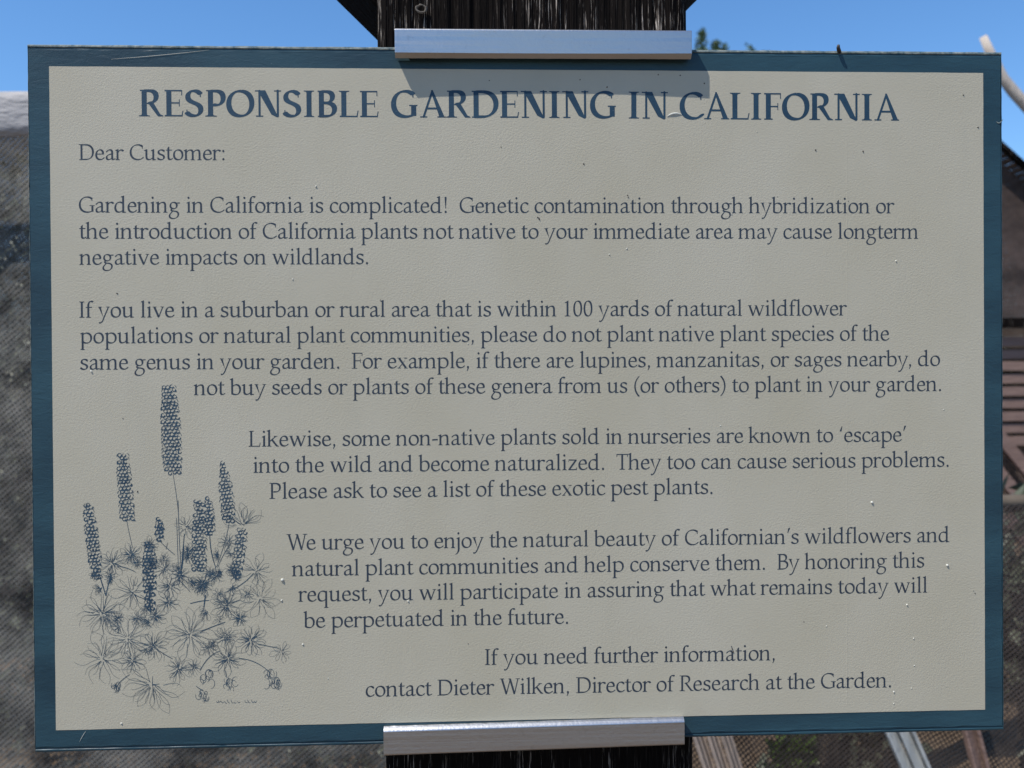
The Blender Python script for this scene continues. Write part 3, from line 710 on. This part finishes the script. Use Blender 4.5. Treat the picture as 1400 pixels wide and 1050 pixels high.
# ---------------------------------------------------------------- aluminium clips
def clip(name, label, face_y, L, R, upper):
    """L, R: photo pixels at the left and right end (u, v of the outer edge, v of the bend, v of the lip end)"""
    c = empty(name, (P(735, L[1], 0).x, 0, P(735, L[1], 0).z)); tag(c, label, 'clip', None)
    V = []; F = []; n = 56; m = 0
    for i in range(n+1):
        t = i/n; u = L[0]+(R[0]-L[0])*t; vo, vb, ve = (L[k]+(R[k]-L[k])*t for k in (1, 2, 3))
        bow = math.sin(math.pi*t)**1.0
        fy = face_y+(.00095*bow if upper else 0)+.00012*noise.noise(Vector((t*9, 1, 0)))
        a = P(u, vo, face_y); b = P(u, vb, face_y); e = P(u, ve, face_y+.0028)
        ragged = .00018*noise.noise(Vector((t*40, 2, 0)))
        s = 1 if upper else -1
        ra = .0013
        prof = [(PY-.0006, a.z), (face_y*.3, a.z)]
        prof += [(face_y+ra*(1-math.sin(g)), a.z-s*ra*(1-math.cos(g))) for g in [math.pi/2*k/6 for k in range(7)]]
        for q in (.35, .7): prof.append((face_y+(fy-face_y)*q, a.z+(b.z-a.z)*q))
        if upper:
            prof += [(fy, b.z), (fy+.0004, b.z-s*.0005), (fy+(e.y-fy)*.55, b.z+(e.z-b.z)*.55), (e.y, e.z+ragged), (e.y+.0008, e.z+ragged+.0002), (-.0006, e.z+.0026)]
        else:
            hz_ = e.z-b.z
            prof += [(fy, b.z), (fy+.00018, b.z+hz_*.16), (fy+.0006, b.z+hz_*.36), (fy+.0014, b.z+hz_*.64), (fy+.0022, b.z+hz_*.86), (e.y, e.z+ragged), (e.y+.0006, e.z+ragged), (e.y+.0012, e.z-.0005), (-.0006, e.z-.0026)]
        x = a.x; m = len(prof); V += [(x, y, z) for y, z in prof]
    for i in range(n):
        for k in range(m-1):
            f = (i*m+k, i*m+k+1, (i+1)*m+k+1, (i+1)*m+k); F.append(f if upper else f[::-1])
    o = mesh('channel', V, F, ALU, c)
    so = o.modifiers.new('s', 'SOLIDIFY'); so.thickness = .0009; so.offset = -1
    bv = o.modifiers.new('b', 'BEVEL'); bv.width = .00025; bv.segments = 2; bv.limit_method = 'ANGLE'; bv.angle_limit = math.radians(60)
    return c
clip('mounting_clip', 'bluish aluminium clip holding the top edge of the notice board', -.0085, (539.5, 38, 71.5, 79.5), (946, 41, 73, 81), True)
clip('mounting_clip', 'bright aluminium clip holding the bottom edge of the notice board', -.0075, (524.5, 1034, 1001, 993), (936, 1019, 987.5, 979.5), False)

# ---------------------------------------------------------------- background
def leaf_cloud(name, parent, mat, centre, size, count, ls, seed, cone=0.0):
    r = random.Random(seed); V = []; F = []
    cl = [(Vector((r.gauss(0, .42), r.gauss(0, .42), r.gauss(0, .42))), r.uniform(.14, .30)) for _ in range(26)]
    for i in range(count):
        c, q = r.choice(cl); p = c+Vector((r.gauss(0, q), r.gauss(0, q), r.gauss(0, q)))
        if cone: f = max(0, (p.z+1)/2); k = max(.04, 1-f*cone); p.x *= k; p.y *= k
        p = Vector((p.x*size[0], p.y*size[1], p.z*size[2]))+centre
        if p.z < .03 or p.z > 2.32: continue
        d = Vector((r.gauss(0, 1), r.gauss(0, 1), r.gauss(0, .7)+.3)).normalized(); t = d.orthogonal().normalized(); t = (Matrix.Rotation(r.uniform(0, 6.3), 3, d) @ t)
        s = d.cross(t); l = ls*r.uniform(.6, 1.4); b = len(V)
        V += [p, p+t*l*.5+s*l*.26+d*l*.06, p+t*l, p+t*l*.5-s*l*.26+d*l*.06]; F += [(b, b+1, b+2), (b, b+2, b+3)]
    return mesh(name, V, F, mat, parent)

# shade cloth screen to the left, its pale canvas hem on top
SY = 1.3
scr = empty('shade_cloth_screen', (-1.5, SY, 0)); tag(scr, 'tall grey shade cloth screen with pale canvas hem, behind the left side of the sign', 'screen')
zt = P(20, 125, SY-.075).z; zh = P(20, 186, SY-.075).z; x0, x1 = -4.2, P(640, 500, SY).x
def sheet(name, x0, x1, z0, z1, y, mat, parent, amp=.05, nx=60, nz=30, thick=0):
    V = []; F = []
    for j in range(nz+1):
        for i in range(nx+1):
            x = x0+(x1-x0)*i/nx; z = z0+(z1-z0)*j/nz
            V.append((x, y+amp*noise.noise(Vector((x*1.6+z*.9, y, z*1.1)))+amp*.35*noise.noise(Vector((x*6+z*5, y+4, z*3))), z))
    for j in range(nz):
        for i in range(nx):
            a = j*(nx+1)+i; F.append((a, a+1, a+nx+2, a+nx+1))
    o = mesh(name, V, F, mat, parent, True)
    if thick: so = o.modifiers.new('s', 'SOLIDIFY'); so.thickness = thick
    return o
sheet('cloth', x0, x1, .02, zh+.03, SY, CLOTH, scr, .06)
sheet('backdrop_cloth', x0-.6, P(600, 500, 4.6).x, .02, P(20, 128, 4.6).z, 4.6, CLOTH_R, scr, .05)  # added dark backdrop behind the shrubs, keeps sky from showing through the front cloth
sheet('canvas_hem', x0, x1, zh, zt, SY-.075, CANVAS, scr, .02, 60, 4, .004)
for px_ in (x0+.05, -2.05, x1-.06):
    V, F = tube_vf([Vector((px_, SY+.10, -.05)), Vector((px_, SY+.10, zt-.03))], [.035, .03]); mesh('screen_post', V, F, BARK, scr, True)
for i, (x, y, hgt, ct) in enumerate(((-1.75, 3.15, 2.0, 8000), (-2.75, 3.5, 2.1, 8000), (-.75, 3.2, .9, 2600))):
    s = empty('shrub', (x, y, 0)); tag(s, ('leafy grey-green shrub seen through the grey shade cloth', 'taller grey-green shrub at the far end behind the grey shade cloth', 'low grey-green shrub behind the printed sign')[i], 'shrub', 'shrubs behind the shade cloth')
    V, F = tube_vf([Vector((x, y, -.05)), Vector((x+.03, y, hgt*.5)), Vector((x, y+.05, hgt*.9))], [.03, .022, .01], 7); mesh('stem', V, F, BARK, s)
    leaf_cloud('foliage', s, LEAF_D, Vector((x, y, hgt*.62)), (.75, .5, hgt*.62), ct, .05, 40+i)

# shade house to the right: gable of dark cloth, lath boards, a bent rafter pole
HY = 2.7
sh = empty('shade_house', (P(1500, 500, HY).x, HY, 0)); tag(sh, 'gabled shade house of brown cloth and wooden lath, beyond the right edge of the sign', 'shade house')
rg0 = P(1245, 88, HY); rg1 = P(1375, 203, HY); d = (rg1-rg0).normalized(); eave = rg0+d*2.4
depth = 2.2
def panel(name, pts, mat, parent, thick=.02):
    o = mesh(name, pts, [tuple(range(len(pts)))], mat, parent); so = o.modifiers.new('s', 'SOLIDIFY'); so.thickness = thick; so.offset = 0; return o
xw = P(1215, 500, HY).x
bk = Vector((0, depth, 0)); lo = rg0-Vector((rg0.x-xw, 0, .10))
panel('roof_cloth', [rg0, eave, eave+bk, rg0+bk], CLOTH2, sh, .012)
panel('gable_cloth', [Vector((xw, HY+.036, P(0, 760, HY).z)), Vector((eave.x-.05, HY+.036, P(0, 760, HY).z)), Vector((eave.x-.05, HY+.036, eave.z-.03)), rg0+Vector((0, .036, -.03)), Vector((xw, HY+.036, rg0.z-.06))], CLOTH2, sh, .006)
V, F = box_vf((rg0+eave)/2+Vector((0, -.01, -.012)), ((eave-rg0).length, .03, .014), Matrix.Rotation(math.atan2(-d.z, d.x), 3, 'Y')); mesh('barge_board', V, F, TIMBER, sh)
pole = [P(1344, 50, HY-.15), P(1356, 77, HY-.15), P(1371, 107, HY-.15), P(1387, 127, HY-.15), P(1405, 147, HY-.15), P(1520, 275, HY-.15), P(1900, 700, HY-.15)]
V, F = tube_vf(pole, [.013, .0165, .0185, .02, .02, .023, .03], 12); tag(mesh('rafter_pole', V, F, PALE, sh, True), 'pale bent pole standing above the roof slope')
zs = [P(1400, v, HY).z for v in range(460, 600, 17)]
for i, z in enumerate(zs):
    V, F = box_vf((P(1420, 500, HY).x+.2, HY+.01+.006*(i % 2), z-.018), (1.25, .02, .033), Matrix.Rotation(.012*noise.noise(Vector((i*1.7, 0, 0))), 3, 'Y')); mesh('lath_board', V, F, LATH, sh)
for i, (u0, v0, u1, v1) in enumerate(((1340, 565, 1480, 735), (1320, 590, 1470, 775), (1310, 625, 1450, 800))):
    a = P(u0, v0, HY-.03); b = P(u1, v1, HY-.03); q = (b-a).normalized()
    V, F = box_vf((a+b)/2, ((b-a).length, .022, .042), Matrix.Rotation(math.atan2(-q.z, q.x), 3, 'Y')); mesh('diagonal_board', V, F, LATH, sh)
for x in (xw+.02, P(1660, 500, HY).x):
    V, F = box_vf((x, HY+.12, .95), (.09, .09, 2.0)); mesh('corner_post', V, F, TIMBER, sh)
V, F = box_vf((P(1420, 500, HY).x+.2, HY-.02, P(0, 448, HY).z), (1.3, .03, .035)); mesh('rail', V, F, TIMBER, sh)

# low cloth screen along the foot of the shade house, with laths leaning behind it
LY = 1.1
ls = empty('low_cloth_screen', (1.0, LY, 0)); tag(ls, 'low dark shade cloth screen along the foot of the shade house', 'screen')
sheet('cloth', P(620, 900, LY).x, P(1700, 900, LY).x, .02, P(1400, 690, LY).z, LY, CLOTH3, ls, .05)
V, F = tube_vf([Vector((P(620, 900, LY).x, LY+.05, P(1400, 690, LY).z)), Vector((P(1700, 900, LY).x, LY+.05, P(1400, 694, LY).z))], [.016, .016]); mesh('top_rail', V, F, BARK, ls, True)
for u in (640, 1150, 1690):
    x = P(u, 900, LY).x; V, F = tube_vf([Vector((x, LY+.06, -.05)), Vector((x, LY+.06, P(1400, 690, LY).z+.02))], [.02, .018]); mesh('screen_post', V, F, BARK, ls, True)
def lath(u0, v0, u1, v1, y, wd, mat, label, group, slats):
    """a few slats tied side by side; the foot stands on the ground"""
    a = P(u0, v0, y); b = P(u1, v1, y); q = (b-a).normalized(); foot = a+q*((a.z+.0)/-q.z); head = b-q*((b-a).length+.45)
    o = empty('lath_bundle', (foot.x, foot.y, 0)); tag(o, label, 'lath', group)
    s = Vector((q.z, 0, -q.x)); s = s if s.x > 0 else -s
    for k in range(slats):
        off = s*((k+.5)/slats-.5)*wd; A = head+off; B = foot+off
        V, F = box_vf((A+B)/2+Vector((0, .006*((k*7) % 3), 0)), (wd/slats*.72, .014, (B-A).length), Matrix.Rotation(math.atan2(-q.x, -q.z), 3, 'Y'))
        mesh('slat', V, F, mat, o)
GRP = 'lath bundles leaning by the shade house'
lath(974, 1005, 990, 1055, LY-.06, .070, LATH2, 'tan lath bundle standing right beside the dark post', GRP, 9)
lath(1232, 1005, 1254, 1055, LY-.06, .050, GREYL, 'pale grey lath bundle between the tan one and the screen end', GRP, 7)
lath(1329, 1005, 1342, 1055, LY-.05, .030, LATH, 'thin pinkish lath bundle under the right corner of the sign', GRP, 4)
lath(205, 1020, 190, 1055, 1.42, .05, LATH, 'pinkish lath bundle under the left part of the blue border', GRP, 3)
for i, (u, v, y, lab, mt, sz) in enumerate(((1078, 1048, LY+.10, 'small bright green plant between the lath bundles', LEAF_G, .055), (1128, 1065, LY+.25, 'dusky low plant behind the low cloth screen', LEAF_D, .2), (1390, 860, LY+.35, 'dull grey-green plant behind the low cloth screen, by the lath boards', LEAF_D, .22))):
    c = P(u, v, y); o = empty('garden_plant', (c.x, c.y, 0)); tag(o, lab, 'plant')
    V, F = tube_vf([Vector((c.x, c.y, -.04)), Vector((c.x+.02, c.y, c.z*.6)), Vector((c.x, c.y, c.z))], [.014, .01, .005], 6); mesh('stem', V, F, BARK, o)
    leaf_cloud('foliage', o, mt, c, (sz*.6, sz*.6, sz), 420 if i == 0 else 1300, .03 if i == 0 else .045, 60+i)

# far tree, its leader just above the board's top edge
TY = 19.0; tp = P(959, 40, TY)
tr = empty('evergreen_tree', (tp.x, TY, 0)); tag(tr, 'distant evergreen tree, its tip peeping over the top edge of the sign', 'tree')
V, F = tube_vf([Vector((tp.x, TY, -.1)), Vector((tp.x+.15, TY, 3)), Vector((tp.x, TY, tp.z-.5))], [.28, .18, .03], 9); mesh('trunk', V, F, BARK, tr)
V = []; F = []; r = random.Random(3)
tips = [(tp, 1.0), (P(979, 56, TY), .9), (P(990, 61, TY), .9), (P(1025, 62, TY), 1.0), (P(940, 66, TY), 1.2), (P(1050, 70, TY), 1.2), (P(900, 80, TY), 1.6), (P(1000, 75, TY), 1.6)]
for t, q in tips:
    for i in range(900):
        f = r.random()**.8; rad = (.05+.22*f**.7)*q*(1.0 if f < .35 else 1.3); a = r.uniform(0, 6.3)
        p = t+Vector((rad*math.cos(a)*r.random()**.4, rad*math.sin(a)*r.random()**.4, -f*1.7*q))
        d = Vector((r.gauss(0, 1), r.gauss(0, 1), r.gauss(0, 1))).normalized(); e = d.orthogonal().normalized(); s = d.cross(e); l = r.uniform(.05, .12); b = len(V)
        V += [p, p+e*l*.5+s*l*.3, p+e*l, p+e*l*.5-s*l*.3]; F.append((b, b+1, b+2, b+3))
for i in range(9000):
    f = r.random(); a = r.uniform(0, 6.3); z = tp.z-1.2-f*4.8; R_ = (.5+1.5*f**.8)*r.uniform(.55, 1.05)
    p = Vector((tp.x+.2+R_*math.cos(a), TY+R_*math.sin(a), z+.35*math.sin(a*5+f*9)))
    d = Vector((r.gauss(0, 1), r.gauss(0, 1), r.gauss(0, 1))).normalized(); e = d.orthogonal().normalized(); s = d.cross(e); l = r.uniform(.09, .2); b = len(V)
    V += [p, p+e*l*.5+s*l*.3, p+e*l, p+e*l*.5-s*l*.3]; F.append((b, b+1, b+2, b+3))
mesh('crown', V, F, LEAF_F, tr)
